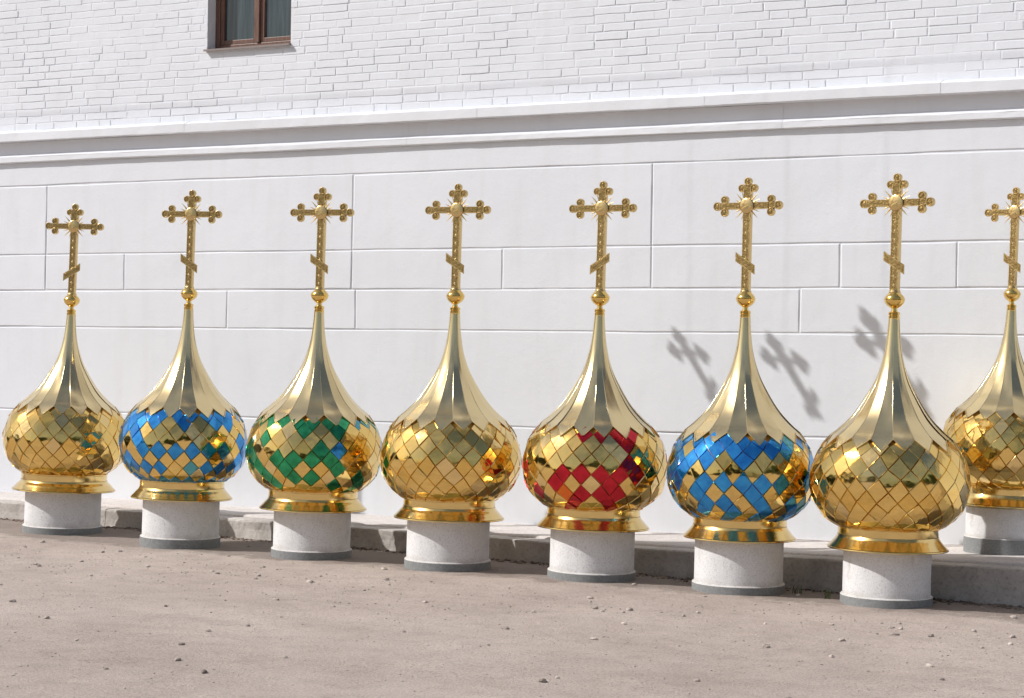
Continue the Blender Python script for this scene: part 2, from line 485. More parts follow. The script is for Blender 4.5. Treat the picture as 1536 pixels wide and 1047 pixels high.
# cornice: extruded profile, slightly wavy
def extrude_profile(mb, prof, xs, amp=0.003, seed=0, smooth=False):
    vs = []
    for x in xs:
        for j, (y, z) in enumerate(prof):
            w = fbm(x, j * 0.7, seed, 0.9, 4) * amp + fbm(x, j * 1.7, seed + 5, 6, 3) * amp * 0.45
            w2 = fbm(x, j * 0.9, seed + 11, 0.7, 4) * amp + fbm(x, j * 2.7, seed + 15, 7, 3) * amp * 0.5
            vs.append((x, y + w, z + w2))
    n = len(prof); fs = []
    for i in range(len(xs) - 1):
        for j in range(n - 1):
            fs.append((i * n + j, (i + 1) * n + j, (i + 1) * n + j + 1, i * n + j + 1))
    mb.add(vs, fs, 0, smooth)
mb = MB()
segs = [X0, -20, -13.4, -9.9, -7.15, -5.31, -3.62, -1.0, 3, X1]
for a, b in zip(segs, segs[1:]):
    xs = lin(a + 0.001, b - 0.001, max(4, int((b - a) * 14)) if -14 < a < 0 else 4)
    dz = random.uniform(-0.002, 0.002)
    extrude_profile(mb, [(0.02, 3.204 + dz), (-0.082, 3.199 + dz), (-0.088, 3.205 + dz), (-0.088, 3.272 + dz), (-0.080, 3.280 + dz), (-0.012, 3.300 + dz), (0.02, 3.302 + dz)], xs, 0.0035, 1)
for a, b in zip([X0, -20, -12.8, -7.8, -4.75, -0.5, 3], [-20, -12.8, -7.8, -4.75, -0.5, 3, X1]):
    xs = lin(a + 0.001, b - 0.001, max(4, int((b - a) * 14)) if -14 < a < 0 else 4)
    extrude_profile(mb, [(0.02, 3.026), (-0.024, 3.022), (-0.034, 3.030), (-0.034, 3.066), (-0.034, 3.074), (0.0, 3.098), (0.0, 3.203)], xs, 0.0035, 2)
mb.build('cornice', M['cornice'], bld)

# painted brick courses, each brick a soft uneven face
mb = MB()
rnd = random.Random(8)
BH = 0.0620
z = 3.296
course = 0
xa, xb = -14.2, 0.5
while z < 4.9:
    x = xa - rnd.uniform(0, 0.3)
    while x < xb:
        L = rnd.choice([0.13, 0.22, 0.24, 0.25, 0.26, 0.29]) * rnd.uniform(0.9, 1.1)
        x0, x1, z0, z1 = x, x + L, z, z + BH
        x += L
        if x1 > WX0 and x0 < WX1 and z1 > WZ0 and z0 < WZ1:
            if x0 < WX0 - 0.05: x1 = WX0
            elif x1 > WX1 + 0.05: x0 = WX1
            else: continue
            if x1 - x0 < 0.03: continue
        gx = rnd.uniform(0.002, 0.0065); gz = rnd.uniform(0.002, 0.006)
        pr = rnd.gauss(0.0, 0.0007)
        tx = rnd.gauss(0, 0.0025); tz = rnd.gauss(0, 0.004)
        if rnd.random() < 0.25: gx = 0.0004
        if rnd.random() < 0.15: gz = 0.0006
        nx = 5; fx = [0, 0.022, 0.25, 0.5, 0.75, 0.978, 1]; fz = [0, 0.05, 0.5, 0.95, 1]
        vs = []
        cx, cz = (x0 + x1) / 2, (z0 + z1) / 2
        dep = rnd.uniform(0.0006, 0.0034)
        for b in fz:
            for a in fx:
                X = x0 + gx + (x1 - x0 - 2 * gx) * a; Z = z0 + gz + (z1 - z0 - 2 * gz) * b
                edge = a in (0, 1) or b in (0, 1)
                nxx = fbm(X, Z, 1, 9, 3)
                cdx = 0.0035 * fbm(X, Z, 31, 7, 3); cdz = 0.0035 * fbm(X, Z, 51, 6, 3)
                y = 0.0 + pr + tx * (X - cx) + tz * (Z - cz) + 0.0007 * nxx
                soft = fbm(X, Z, 77, 1.1, 2)
                if edge: y += max(0.0008, dep * (0.7 + 1.1 * soft))
                vs.append((X + cdx, min(y, 0.0063), Z + cdz + 0.006 * fbm(X, 0, 91, 0.4, 2)))
        n = len(fx); m_ = len(fz)
        fs = [(j * n + i, j * n + i + 1, (j + 1) * n + i + 1, (j + 1) * n + i) for j in range(m_ - 1) for i in range(n - 1)]
        inn = [f for q, f in enumerate(fs) if 0 < q % (n - 1) < n - 2 and 0 < q // (n - 1) < m_ - 2]
        brd = [f for f in fs if f not in inn]
        mb.add(vs, brd, 0, False)
        mb.add(vs, inn, 0, True)
    z += BH
mb.build('painted_brickwork', M['brick'], bld)
# mortar bed: thick paint over the joints
mb = MB()
def mort(x, zz): return 0.0024 + 0.0018 * fbm(x, zz, 66, 1.6, 4)
for (a, b, c_, d_) in ((xa, WX0, 3.27, 4.9), (WX1, xb, 3.27, 4.9), (WX0, WX1, 3.27, WZ0)):
    xs = lin(a, b, max(4, int((b - a) / 0.03))); zs = lin(c_, d_, max(3, int((d_ - c_) / 0.03)))
    vs = [(x, mort(x, zz), zz) for zz in zs for x in xs]; n = len(xs)
    mb.add(vs, [(j * n + i, j * n + i + 1, (j + 1) * n + i + 1, (j + 1) * n + i) for j in range(len(zs) - 1) for i in range(n - 1)], 0, True)
mb.build('mortar_bed', M['brick'], bld)

# window
YW = 0.105
win = None
mb = MB()
mb.box(WX0, WX0 + 0.045, YW, YW + 0.07, WZ0, WZ1)
mb.box(WX1 - 0.045, WX1, YW, YW + 0.07, WZ0, WZ1)
mb.box(WX0 + 0.045, WX1 - 0.045, YW, YW + 0.07, WZ0, WZ0 + 0.045)
mb.box(WX0 + 0.045, WX1 - 0.045, YW, YW + 0.07, WZ1 - 0.05, WZ1)
xm = (WX0 + WX1) / 2 + 0.02
mb.box(xm - 0.014, xm + 0.014, YW - 0.012, YW + 0.03, WZ0 + 0.046, WZ1 - 0.05)
win = mb.build('window', M['wood'], bld, bevel=0.004)
for (a, b) in ((WX0 + 0.047, xm - 0.016), (xm + 0.016, WX1 - 0.047)):
    mb = MB(); s_w = 0.036; z0, z1 = WZ0 + 0.047, WZ1 - 0.052
    mb.box(a, a + s_w, YW + 0.008, YW + 0.05, z0, z1); mb.box(b - s_w, b, YW + 0.008, YW + 0.05, z0, z1)
    mb.box(a + s_w, b - s_w, YW + 0.008, YW + 0.05, z0, z0 + s_w); mb.box(a + s_w, b - s_w, YW + 0.008, YW + 0.05, z1 - s_w, z1)
    mb.build('sash', M['wood'], win, bevel=0.003)
    mb = MB(); mb.box(a + s_w - 0.004, b - s_w + 0.004, YW + 0.028, YW + 0.032, z0 + s_w - 0.004, z1 - s_w + 0.004)
    mb.build('pane', M['glass'], win)
mb = MB()
mb.add([(WX0 - 0.012, -0.035, WZ0 - 0.004), (WX1 + 0.004, -0.035, WZ0 - 0.004), (WX1 + 0.004, YW, WZ0 + 0.018), (WX0 - 0.012, YW, WZ0 + 0.018),
        (WX0 - 0.012, -0.035, WZ0 - 0.020), (WX1 + 0.004, -0.035, WZ0 - 0.020), (WX1 + 0.004, YW, WZ0 + 0.002), (WX0 - 0.012, YW, WZ0 + 0.002)],
       [(0, 1, 2, 3), (4, 7, 6, 5), (0, 4, 5, 1), (1, 5, 6, 2), (2, 6, 7, 3), (3, 7, 4, 0)])
mb.build('sill', M['metal'], win)
# plastered reveals of the niche
for ra, rb in ((WX0 - 0.03, WX0 - 0.0005), (WX1 + 0.0005, WX1 + 0.03)):
    mb = MB(); mb.box(ra, rb, 0.001, YW + 0.2, WZ0, WZ1)
    mb.build('reveal', M['brick'], win)

# ------------------------------------------------------------------ onion domes
PROF = [(0.458, 0.284), (0.465, 0.300), (0.480, 0.331), (0.503, 0.366), (0.535, 0.399), (0.575, 0.428), (0.62, 0.449), (0.686, 0.4635), (0.735, 0.467), (0.785, 0.461), (0.839, 0.447),
        (0.9145, 0.4165), (0.986, 0.352), (1.022, 0.308), (1.097, 0.232), (1.174, 0.1765), (1.250, 0.133), (1.326, 0.096),
        (1.402, 0.0715), (1.477, 0.0545), (1.555, 0.0425), (1.630, 0.035), (1.714, 0.0295)]
DENSE = catmull(PROF, 8)
ARC = [0.0]
for a, b in zip(DENSE, DENSE[1:]): ARC.append(ARC[-1] + math.dist(a, b))
def at_arc(s):
    s = max(0, min(ARC[-1] - 1e-6, s))
    lo, hi = 0, len(ARC) - 1
    while hi - lo > 1:
        mid = (lo + hi) // 2
        if ARC[mid] <= s: lo = mid
        else: hi = mid
    t = (s - ARC[lo]) / (ARC[hi] - ARC[lo])
    z = DENSE[lo][0] + (DENSE[hi][0] - DENSE[lo][0]) * t; r = DENSE[lo][1] + (DENSE[hi][1] - DENSE[lo][1]) * t
    dz = DENSE[hi][0] - DENSE[lo][0]; dr = DENSE[hi][1] - DENSE[lo][1]; l = math.hypot(dz, dr)
    return z, r, dz / l, dr / l
def arc_of_z(z):
    for i in range(len(DENSE) - 1):
        if DENSE[i + 1][0] >= z: return ARC[i] + (ARC[i + 1] - ARC[i]) * (z - DENSE[i][0]) / (DENSE[i + 1][0] - DENSE[i][0])
    return ARC[-1]
def surf(theta, s, h=0.0):
    z, r, dz, dr = at_arc(s)
    # outward normal in (r,z) = (dz,-dr)
    rr = r + dz * h; zz = z - dr * h
    return Vector((rr * math.sin(theta), -rr * math.cos(theta), zz)), Vector((dz * math.sin(theta), -dz * math.cos(theta), -dr))
S_TIP = arc_of_z(0.918)
S_PEAK = arc_of_z(0.985)
NT = 24
PITCHS = (S_TIP - 0.0) / 8.25

def bulb(name, parent, pattern, phase, face, seed, cmat):
    mats = [M['seam'], M['tile']] + (cmat or [M['tile']] * 3) + [M['tile_pale'], M['tile_deep']]
    mb = MB()
    rnd = random.Random(seed)
    # inner shell
    prof = [(at_arc(s)[0], at_arc(s)[1] - 0.001) for s in [S_PEAK * i / 40 for i in range(41)]]
    mb.lathe(prof, 72, None, 0, True)
    W = 2 * PI / NT
    def nodej(ri, ch):   # jitter of a lattice node
        q = random.Random((ri * 131 + (ch % (2 * NT)) * 17 + seed * 7919))
        return q.uniform(-1, 1) * W * 0.055, q.uniform(-1, 1) * PITCHS * 0.10
    gs = [0.010, 0.043, 0.18, 0.5, 0.82, 0.957, 0.990]
    for k in range(-1, 10):
        sc = S_TIP + PITCHS * 0.55 - k * PITCHS
        for c in range(NT):
            half = c * 2 - (k % 2)          # half-column index
            th = face + (half / 2 + phase) * W
            # colour lookup: col = i-5+phase-(.5 odd)
            rel = c if c <= NT // 2 else c - NT
            i = rel + 5
            kk = max(0, min(len(pattern) - 1, k)) if pattern else 0
            mi = 1
            if pattern:
                row = pattern[kk]
                ch = row[i] if 0 <= i < len(row) else row[(i * 3 + 7) % len(row)]
                mi = {'G': 1, 'C': 2, 'A': 3, 'X': 4}[ch]
            if mi == 1:
                z_ = rnd.random()
                mi = 5 if z_ < 0.10 else (6 if z_ > 0.90 else 1)
            # 4 corners with jitter: L, T, Rr, B
            cor = []
            for (dh, dk) in ((-1, 0), (0, -1), (1, 0), (0, 1)):
                jt, js = nodej(k + dk, half + dh)
                cor.append((th + dh * W / 2 + jt, sc - dk * PITCHS + js))
            Lc, Tc, Rc, Bc = cor
            # bilinear (u: B->R, v: B->L)
            P = [surf(*q, 0.0)[0] for q in cor]
            tilt_u = rnd.gauss(0, 0.0021); tilt_v = rnd.gauss(0, 0.0021); dh0 = rnd.uniform(0, 0.001)
            bulge = rnd.uniform(0.35, 0.8)
            vs = []
            skip = False
            for a in gs:
                for b in gs:
                    th_ = (1 - a) * (1 - b) * Bc[0] + a * (1 - b) * Rc[0] + (1 - a) * b * Lc[0] + a * b * Tc[0]
                    s_ = (1 - a) * (1 - b) * Bc[1] + a * (1 - b) * Rc[1] + (1 - a) * b * Lc[1] + a * b * Tc[1]
                    if s_ > S_PEAK + 0.03: skip = True
                    s_ = max(s_, 0.0)
                    border = a in (gs[0], gs[-1]) or b in (gs[0], gs[-1])
                    p, n = surf(th_, s_, 0.0)
                    pf = P[3] * (1 - a) * (1 - b) + P[2] * a * (1 - b) + P[0] * (1 - a) * b + P[1] * a * b
                    off = (pf - p).dot(n)
                    h = 0.0 if border else 0.0042 + dh0
                    q = p + n * (off * bulge * 0.8 + h + 0.0015 + (a - .5) * tilt_u * 2 + (b - .5) * tilt_v * 2)
                    if border: q = p + n * 0.0004
                    vs.append(q)
            if skip: continue
            if Tc[1] < 0.004: continue
            g = len(gs)
            for ii in range(g - 1):
                for jj in range(g - 1):
                    bd = ii in (0, g - 2) or jj in (0, g - 2)
                    fv = [vs[ii * g + jj], vs[(ii + 1) * g + jj], vs[(ii + 1) * g + jj + 1], vs[ii * g + jj + 1]]
                    mb.add(fv, [(0, 1, 2, 3)], 0 if False else mi, not bd) if bd else None
            inner = []
            idx = [ii * g + jj for ii in range(1, g - 1) for jj in range(1, g - 1)]
            gi = g - 2
            mb.add([vs[q] for q in idx], [(i_ * gi + j_, (i_ + 1) * gi + j_, (i_ + 1) * gi + j_ + 1, i_ * gi + j_ + 1) for i_ in range(gi - 1) for j_ in range(gi - 1)], mi, True)
    return mb.build(name, mats, parent)

NG = 18
def cap(name, parent, face, seed):
    mb = MB()
    rnd = random.Random(seed)
    WG = 2 * PI / NG
    S_END = arc_of_z(1.712)
    NSEG = 8
    for g in range(NG):
        a0 = face + g * WG
        hh = 0.0120 + rnd.uniform(0, 0.002)
        jt = rnd.uniform(-0.12, 0.12)
        jl = rnd.uniform(-0.008, 0.010)
        jp = [random.Random(seed * 97 + (g + q) % NG).uniform(-0.007, 0.007) for q in (0, 1)]
        tl = rnd.gauss(0, 0.004)
        rowsn = 40
        vs = []
        for i in range(rowsn + 1):
            t = i / rowsn
            for j in range(NSEG + 1):
                u = j / NSEG
                # lower edge: tip at u~.5, peaks at joints
                c_ = 0.5 + jt * 0.5
                tri = u / c_ if u < c_ else (1 - u) / (1 - c_)
                s_pk = S_PEAK + (jp[0] * (1 - u) + jp[1] * u)
                s_lo = s_pk + (S_TIP + jl - s_pk) * tri
                s = s_lo + (S_END - s_lo) * (t ** 1.05)
                th = a0 + WG * u
                p, n = surf(th, s, 0)
                z, r, _, _ = at_arc(s)
                f = max(0.0, min(1.0, (1.50 - z) / 0.40))     # how flat the gore is
                flat = math.cos(WG / 2) / math.cos(WG * (u - 0.5))
                rr = 1 + (flat - 1) * f * 1.35
                lift = hh - (0.010 * max(0, min(1, (z - 1.2) / 0.3)))
                q = Vector((p.x * rr, p.y * rr, p.z)) + n * (lift + f * tl * (u - .5) + (0.0005 * math.sin(6 * t * PI + g) if t < .8 else 0))
                vs.append(q)
        n_ = NSEG + 1
        fs = [(i * n_ + j, i * n_ + j + 1, (i + 1) * n_ + j + 1, (i + 1) * n_ + j) for i in range(rowsn) for j in range(NSEG)]
        mb.add(vs, fs, 0, True)
        # folded lower edge
        lo = vs[:n_]
        low2 = []
        for q in lo:
            nn = Vector((q.x, q.y, 0)).normalized() * 0.5 + Vector((0, 0, 0.35))
            low2.append(q - nn.normalized() * 0.013)
        rim = []
        mb.add(lo + low2, [(j, j + n_, j + n_ + 1, j + 1) for j in range(NSEG)], 0, False)
        # raised bead along the zigzag
        up = vs[n_:2 * n_]
        for j in range(NSEG):
            pa, pb = lo[j], lo[j + 1]
            na = Vector((pa.x, pa.y, abs(pa.z) * 0.0 + 0.25)).normalized(); nb = na
            wa = (up[j] - lo[j]) .normalized() * 0.0085; wb = (up[j + 1] - lo[j + 1]).normalized() * 0.0085
            mb.add([pa + na * 0.003, pb + nb * 0.003, pb + wb + nb * 0.0024, pa + wa + na * 0.0024, pa - na * 0.004, pb - nb * 0.004],
                   [(0, 1, 2, 3), (4, 5, 1, 0)], 1, False)
        # standing seam on some joints
        sl = []
        if True:
            for i in range(rowsn * 3 // 4 + 1):
                q = vs[i * n_]; z_ = q.z
                w = 0.0023 * max(0.2, min(1, (1.45 - z_) / 0.3))
                tdir = Vector((-q.y, q.x, 0)).normalized() * -1
                od = Vector((q.x, q.y, 0)).normalized() * 0.75 + Vector((0, 0, 0.5))
                od.normalize()
                sl += [q - tdir * w, q + od * w * 0.9, q + tdir * w]
            fs = []
            for i in range(len(sl) // 3 - 1):
                for e in range(2): fs.append((i * 3 + e, i * 3 + e + 1, (i + 1) * 3 + e + 1, (i + 1) * 3 + e))
            mb.add(sl, fs, 0, True)
    return mb.build(name, [M['cap'], M['crossgold']], parent)

def ring_profile(pts, sub=5): return catmull(pts, sub)

def lobe(mb, x, z, r, y0, dep):
    # domed coin with a raised rim, facing -y, centred (x, z)
    Mx = Matrix.Translation((x, y0, z)) @ Matrix.Rotation(R(90), 4, 'X')
    p = [(-dep, 0.0005), (-dep, r * 0.93), (-dep * 0.85, r), (dep * 0.0, r), (0.0018, r * 0.96), (0.0018, r * 0.76), (-0.0022, r * 0.70), (-0.0022, r * 0.42), (-0.0002, r * 0.34), (0.0004, r * 0.15), (0.0004, 0.0005)]
    mb.lathe(p[:7], 22, Mx, 0, False)
    mb.lathe(p[6:], 22, Mx, 1, False)

def make_cross(parent, yaw, slant, fat=1.0, zlow=1.862):
    root_z = 0
    cz = 2.394
    mb = MB()
    SW, AW = 0.0265, 0.0215
    # shaft (tapering very slightly) and rims
    def bar(x0, x1, z0, z1, y0, y1, rim=0.006, Mx=None):
        mb.box(x0, x1, y0, y1, z0, z1, 0, Mx)
        # raised rim frame and engraved plate on the front
        mb.box(x0, x0 + rim, y0 - 0.0035, y0 - 0.0002, z0, z1, 0, Mx); mb.box(x1 - rim, x1, y0 - 0.0035, y0 - 0.0002, z0, z1, 0, Mx)
        mb.box(x0 + rim, x1 - rim, y0 - 0.0014, y0 - 0.0002, z0, z1, 1, Mx)
    bar(-SW * fat, SW * fat, zlow, cz + 0.10, -0.015, 0.015)
    rot = Matrix.Translation((0, 0, cz)) @ Matrix.Rotation(R(90), 4, 'Y') @ Matrix.Translation((0, 0, -cz))
    bar(-AW, AW, cz - 0.150, cz + 0.150, -0.0138, 0.0138, 0.005, rot)
    d = 0.012
    for sx in (-1, 1):
        lobe(mb, sx * 0.2185, cz, 0.0275 * fat, -d, 0.024)
        lobe(mb, sx * 0.166, cz + 0.0395, 0.0260 * fat, -d + 0.0007, 0.0245)
        lobe(mb, sx * 0.166, cz - 0.0395, 0.0260 * fat, -d + 0.0007, 0.0245)
        lobe(mb, sx * 0.0425, cz + 0.110, 0.0252 * fat, -d + 0.0007, 0.0245)
        mb.box(sx * 0.150 - 0.0 if sx > 0 else -0.205, 0.205 if sx > 0 else -0.150, -0.0115, 0.0115, cz - 0.020, cz + 0.020, 1)
    lobe(mb, 0, cz + 0.151, 0.0258 * fat, -d, 0.024)
    mb.box(-0.02, 0.02, -0.0112, 0.0112, cz + 0.10, cz + 0.14, 1)
    # studs on the shaft
    for k_, zz in enumerate((1.885, 1.905, 1.93, 2.11, 2.17, 2.28)):
        lobe(mb, (-1) ** k_ * 0.004 - 0.004, zz, 0.0062, -0.0162, 0.003)
    if fat == 1.0:
        # cast ornament: little bosses and lozenges up the shaft and along the arms
        zz = 1.90; q_ = 0
        while zz < 2.33:
            if q_ % 2: lobe(mb, 0.0, zz, 0.0080, -0.0166, 0.002)
            else:
                mb.add([(-0.010, -0.0168, zz), (0, -0.0168, zz - 0.014), (0.010, -0.0168, zz), (0, -0.0168, zz + 0.014), (0, -0.0200, zz)],
                       [(0, 1, 4), (1, 2, 4), (2, 3, 4), (3, 0, 4)], 0)
            zz += 0.027; q_ += 1
        for sx in (-1, 1):
            for q2 in (0.062, 0.085, 0.108, 0.131): lobe(mb, sx * q2, cz, 0.0075, -0.0152, 0.002)
    # shaft foot
    if fat == 1.0: mb.lathe([(1.855, 0.036), (1.862, 0.036), (1.870, 0.031), (1.876, 0.031)], 24, None, 0, False)
    cr_ = mb.build('cross', [M['crossgold'], M['engraved']], parent, bevel=0.0014, seg=1)
    cr_.rotation_euler = (0, 0, yaw)
    # slanted foot bar: parallelogram with upright ends
    mb = MB()
    hw, hh, sl = 0.070 * fat ** 1.5, 0.029 * fat, -0.60 * slant
    cz2 = 2.036 if fat == 1.0 else 2.12
    def para(hw_, hh_, y0, y1, mi):
        vs = [(x, y, cz2 + sl * x + s_ * hh_) for y in (y0, y1) for (x, s_) in ((-hw_, -1), (hw_, -1), (hw_, 1), (-hw_, 1))]
        mb.add(vs, [(0, 1, 2, 3), (7, 6, 5, 4), (0, 4, 5, 1), (1, 5, 6, 2), (2, 6, 7, 3), (3, 7, 4, 0)], mi)
    para(hw, hh, -0.024, -0.0192, 0)
    para(hw - 0.006, hh - 0.008, -0.0252, -0.0238, 1)
    o = mb.build('slanted_bar', [M['crossgold'], M['engraved']], cr_, bevel=0.0015, seg=1)
    # sunburst disc with pointed rays
    mb = MB()
    Mx = Matrix.Translation((0, -0.0185, cz)) @ Matrix.Rotation(R(90), 4, 'X')
    mb.lathe([(-0.002, 0.0420), (0.001, 0.0495), (0.0045, 0.0485), (0.0065, 0.043), (0.0082, 0.027), (0.0092, 0.014), (0.0095, 0.0006)], 40, Mx, 0, True)
    for q in range(4):
        for k_, (da, rl) in enumerate(((-21, 0.100), (0, 0.116), (21, 0.100))):
            a = R(45 + 90 * q + da)
            c, s = math.cos(a), math.sin(a)
            w = 0.0078
            y0 = -0.0165; y1 = -0.0135
            p = [(0.036 * c - w * s, y0, 0.036 * s + w * c), (0.036 * c + w * s, y0, 0.036 * s - w * c), (rl * c, (y0 + y1) / 2, rl * s),
                 (0.036 * c - w * s, y1, 0.036 * s + w * c), (0.036 * c + w * s, y1, 0.036 * s - w * c), (0.036 * c, y0 - 0.002, 0.036 * s)]
            p = [(x, y, z + cz) for x, y, z in p]
            mb.add(p, [(0, 5, 2), (5, 1, 2), (3, 2, 4), (0, 2, 3), (1, 4, 2), (0, 3, 4, 1, 5)], 0, False)
    mb.build('sunburst', M['crossgold'], cr_)
    return cr_

def make_dome(idx, loc, sc, lean, px, slant, pattern, phase, cmat, label, fl=1.0, zs=1.0):
    beta = math.atan((px - 768) / 2900.0)
    axis = RR.cross(Vector((0, 0, 1)))   # lean to the right of the street view
    root = empty('onion_dome', loc)
    root.rotation_mode = 'QUATERNION'
    from mathutils import Quaternion
    ax = Vector((0, 0, 1)).cross(Vector((math.cos(YAW), math.sin(YAW), 0)))
    root.rotation_quaternion = Quaternion(ax, R(lean))
    vx_ = [1.0, 0.992, 1.006, 1.0, 0.996, 0.975, 0.998, 1.0][idx - 1]
    root.scale = (sc * vx_, sc * vx_, sc * zs)
    tag(root, label, 'dome', 'gilded onion domes with crosses on white pedestals')
    face = YAW - beta      # direction that looks at the street
    # angle th measured so th=0 points to -y; facing the camera = rotate by +yaw-beta
    bulb('tiled_bulb', root, pattern, phase, face, 100 + idx, cmat)
    cap('spire_cap', root, face + R([4, -6, 9, 1, -3, 5, 2, 7][idx - 1]), 300 + idx)
    mb = MB()
    L = 0.358 * fl
    prof = [(0.338, 0.22), (0.330, L - 0.012), (0.331, L - 0.002), (0.335, L + 0.001), (0.340, L), (0.343, L - 0.006)]
    q_ = L - 0.358
    flare = catmull([(0.3435, L - 0.004), (0.352, L - 0.0125), (0.367, L - 0.027), (0.383, L - 0.041), (0.398, L * 0.832 + 0.0075), (0.413, L * 0.832)], 6)
    nk = L * 0.832
    top = [(0.414, nk - 0.002), (0.418, nk - 0.001), (0.456, nk - 0.001), (0.459, nk + 0.003), (0.465, nk + 0.003), (0.469, nk - 0.002), (0.469, 0.25)]
    mb.lathe(prof, 96, None, 0, False)
    mb.lathe(flare, 96, None, 0, True)
    mb.lathe(top, 96, None, 0, False)
    f_ = mb.build('flared_collar', M['collar'], root)
    for p_ in f_.data.polygons: p_.use_smooth = True
    md = f_.modifiers.new('edge', 'EDGE_SPLIT'); md.split_angle = R(28)
    # finial: collars and bead
    mb = MB()
    mb.lathe([(1.690, 0.030), (1.700, 0.0335), (1.705, 0.034), (1.716, 0.034), (1.719, 0.030), (1.722, 0.030), (1.725, 0.0345), (1.738, 0.0345), (1.742, 0.031), (1.746, 0.020), (1.764, 0.017)], 40, None, 0, False)
    mb.lathe(catmull([(1.764, 0.017), (1.768, 0.026), (1.782, 0.045), (1.800, 0.0575), (1.8135, 0.0605)], 5), 48, None, 0, True)
    mb.lathe([(1.8135, 0.0605), (1.8145, 0.0635), (1.8195, 0.0635), (1.8205, 0.0605)], 48, None, 0, False)
    mb.lathe(catmull([(1.8205, 0.0605), (1.832, 0.057), (1.848, 0.044), (1.858, 0.034), (1.868, 0.030), (1.880, 0.0285)], 5), 48, None, 0, True)
    mb.build('finial_ball', M['gold'], root)
    make_cross(root, -beta, slant)
    return root

def make_pedestal(loc, sc, ring_r, label, lean, zf=1.0):
    root = empty('pedestal', loc)
    from mathutils import Quaternion
    root.rotation_mode = 'QUATERNION'
    ax = Vector((0, 0, 1)).cross(Vector((math.cos(YAW), math.sin(YAW), 0)))
    root.rotation_quaternion = Quaternion(ax, R(lean * 0.8))
    root.scale = (sc, sc, sc * zf)
    tag(root, label, 'pedestal', 'white concrete pedestals under the domes')
    mb = MB()
    r = ring_r - 0.0135
    mb.lathe([(0.05, r), (0.328, r)], 80, None, 0, True)
    mb.lathe([(0.328, r), (0.336, r - 0.008), (0.336, 0.0)], 80, None, 0, False)
    mb.build('drum', M['drum'], root)
    mb = MB()
    mb.lathe([(-0.11, ring_r - 0.001), (0.054, ring_r)], 80, None, 0, True)
    mb.lathe([(0.054, ring_r), (0.060, ring_r - 0.004), (0.062, ring_r - 0.0137), (0.062, r - 0.01)], 80, None, 1, False)
    mb.build('base_ring', [M['ring'], M['drum']], root)
    return root

P2 = ["CCCCCCCCCCC", "CCCCGCGCCGG", "CCGGGGGGGGC", "CGCGGGGGGCC", "GGCCCCCCGCC", "CCGGGGGGGCC", "CCCCGACCCCC", "GGGGGGGGGGG", "CCCCCCCCCCC"]
P3 = ["CCCCCCCCAAC", "GGGGGCGCGGG", "GGCGGGGGGGG", "CCGGGGCXGGG", "CCGCCCCGGGG", "GCCGCGGCGGG", "GGCGCCGGCGG", "GGGCGGGCGCG", "GGGGGGGGCGG"]
P5 = ["GGGGCCCCGGG", "GGGGGGGCGGG", "GGGGGGGGGGG", "GGGGGGGCGGG", "CGGCCCCCGGG", "GGGCGGCGGGG", "GCGACCCGGGG", "GGGGCGCGGGG", "GGGCGGCGGGG"]
P6 = ["CCCCCCCCACC", "CCGCCCCCCGG", "GCCCGCGGGGC", "CCCGGGGGGGC", "CCGCCCCCGCC", "GGGCGGCGGGG", "CGGCCGCGCAC", "CGGCGCGCGCC", "GCGGCGCGCCC"]
BL = [M['blue'], M['teal'], M['blue']]
GR = [M['green'], M['teal'], M['blue']]
RD = [M['red'], M['orange'], M['red']]
#       x       y       z      px    scale  lean  slant pattern phase mats  ringr  flange zs
DOM = [(-10.118, -1.229, 0.006, 93, 1.00, 1.45, -1, None, 0.2, [], 0.305, 1.09, 0.985,
        'plain gold onion dome at the far left end of the row', 'white pedestal under the plain gold dome at the far left end of the row'),
       (-8.781, -1.481, 0.018, 270, 0.99, 1.15, 1, P2, 0.5, BL, 0.292, 1.04, 1.01,
        'blue and gold checkered onion dome second from the left, beside the green one', 'white pedestal under the blue and gold dome second from the left'),
       (-7.611, -1.512, 0.002, 467, 1.00, 0.90, 1, P3, -0.15, GR, 0.281, 1.035, 1.0,
        'green and gold checkered onion dome, the only green one in the row', 'white pedestal under the green and gold dome'),
       (-6.518, -1.506, -0.004, 671, 1.00, 0.80, 1, None, -0.3, [], 0.290, 1.035, 1.0,
        'plain gold onion dome between the green dome and the red dome', 'white pedestal between those of the green dome and the red dome'),
       (-5.474, -1.448, -0.012, 887, 1.00, 0.90, -1, P5, 0.3, RD, 0.286, 1.02, 1.0,
        'red and gold checkered onion dome, the only red one in the row', 'white pedestal under the red and gold dome'),
       (-4.456, -1.459, -0.020, 1107, 1.00, 0.62, 1, P6, 0.1, BL, 0.288, 1.0, 1.0,
        'blue and gold checkered onion dome between the red dome and the big plain gold dome', 'white pedestal under the blue and gold dome right of the red dome'),
       (-3.503, -1.483, -0.026, 1329, 1.00, 0.75, 1, None, 0.45, [], 0.2725, 1.0, 1.0,
        'large plain gold onion dome nearest the camera at the right end of the front row', 'white pedestal nearest the camera at the right end of the front row'),
       (-3.105, -0.352, 0.268, 1500, 0.872, 1.55, 1, None, 0.1, [], 0.272, 0.97, 1.04,
        'smaller plain gold onion dome against the wall at the right edge', 'white pedestal standing on the pavement against the wall at the right edge')]
for i, (x, y, z, px, sc, lean, sl, pat, ph, cm, rr_, fl, zs, la, lp) in enumerate(DOM, 1):
    small = i == 8          # the last one stands on a shorter pedestal up on the pavement
    make_dome(i, (x, y, z - (0.052 if small else 0)), sc, lean, px, sl, pat, ph, cm, la, fl, zs)
    make_pedestal((x, y, z + (0.008 if small else 0)), sc * (1 if zs >= 1 else zs), rr_, lp, lean * (0.3 if small else 1), 0.80 if small else 1.0)

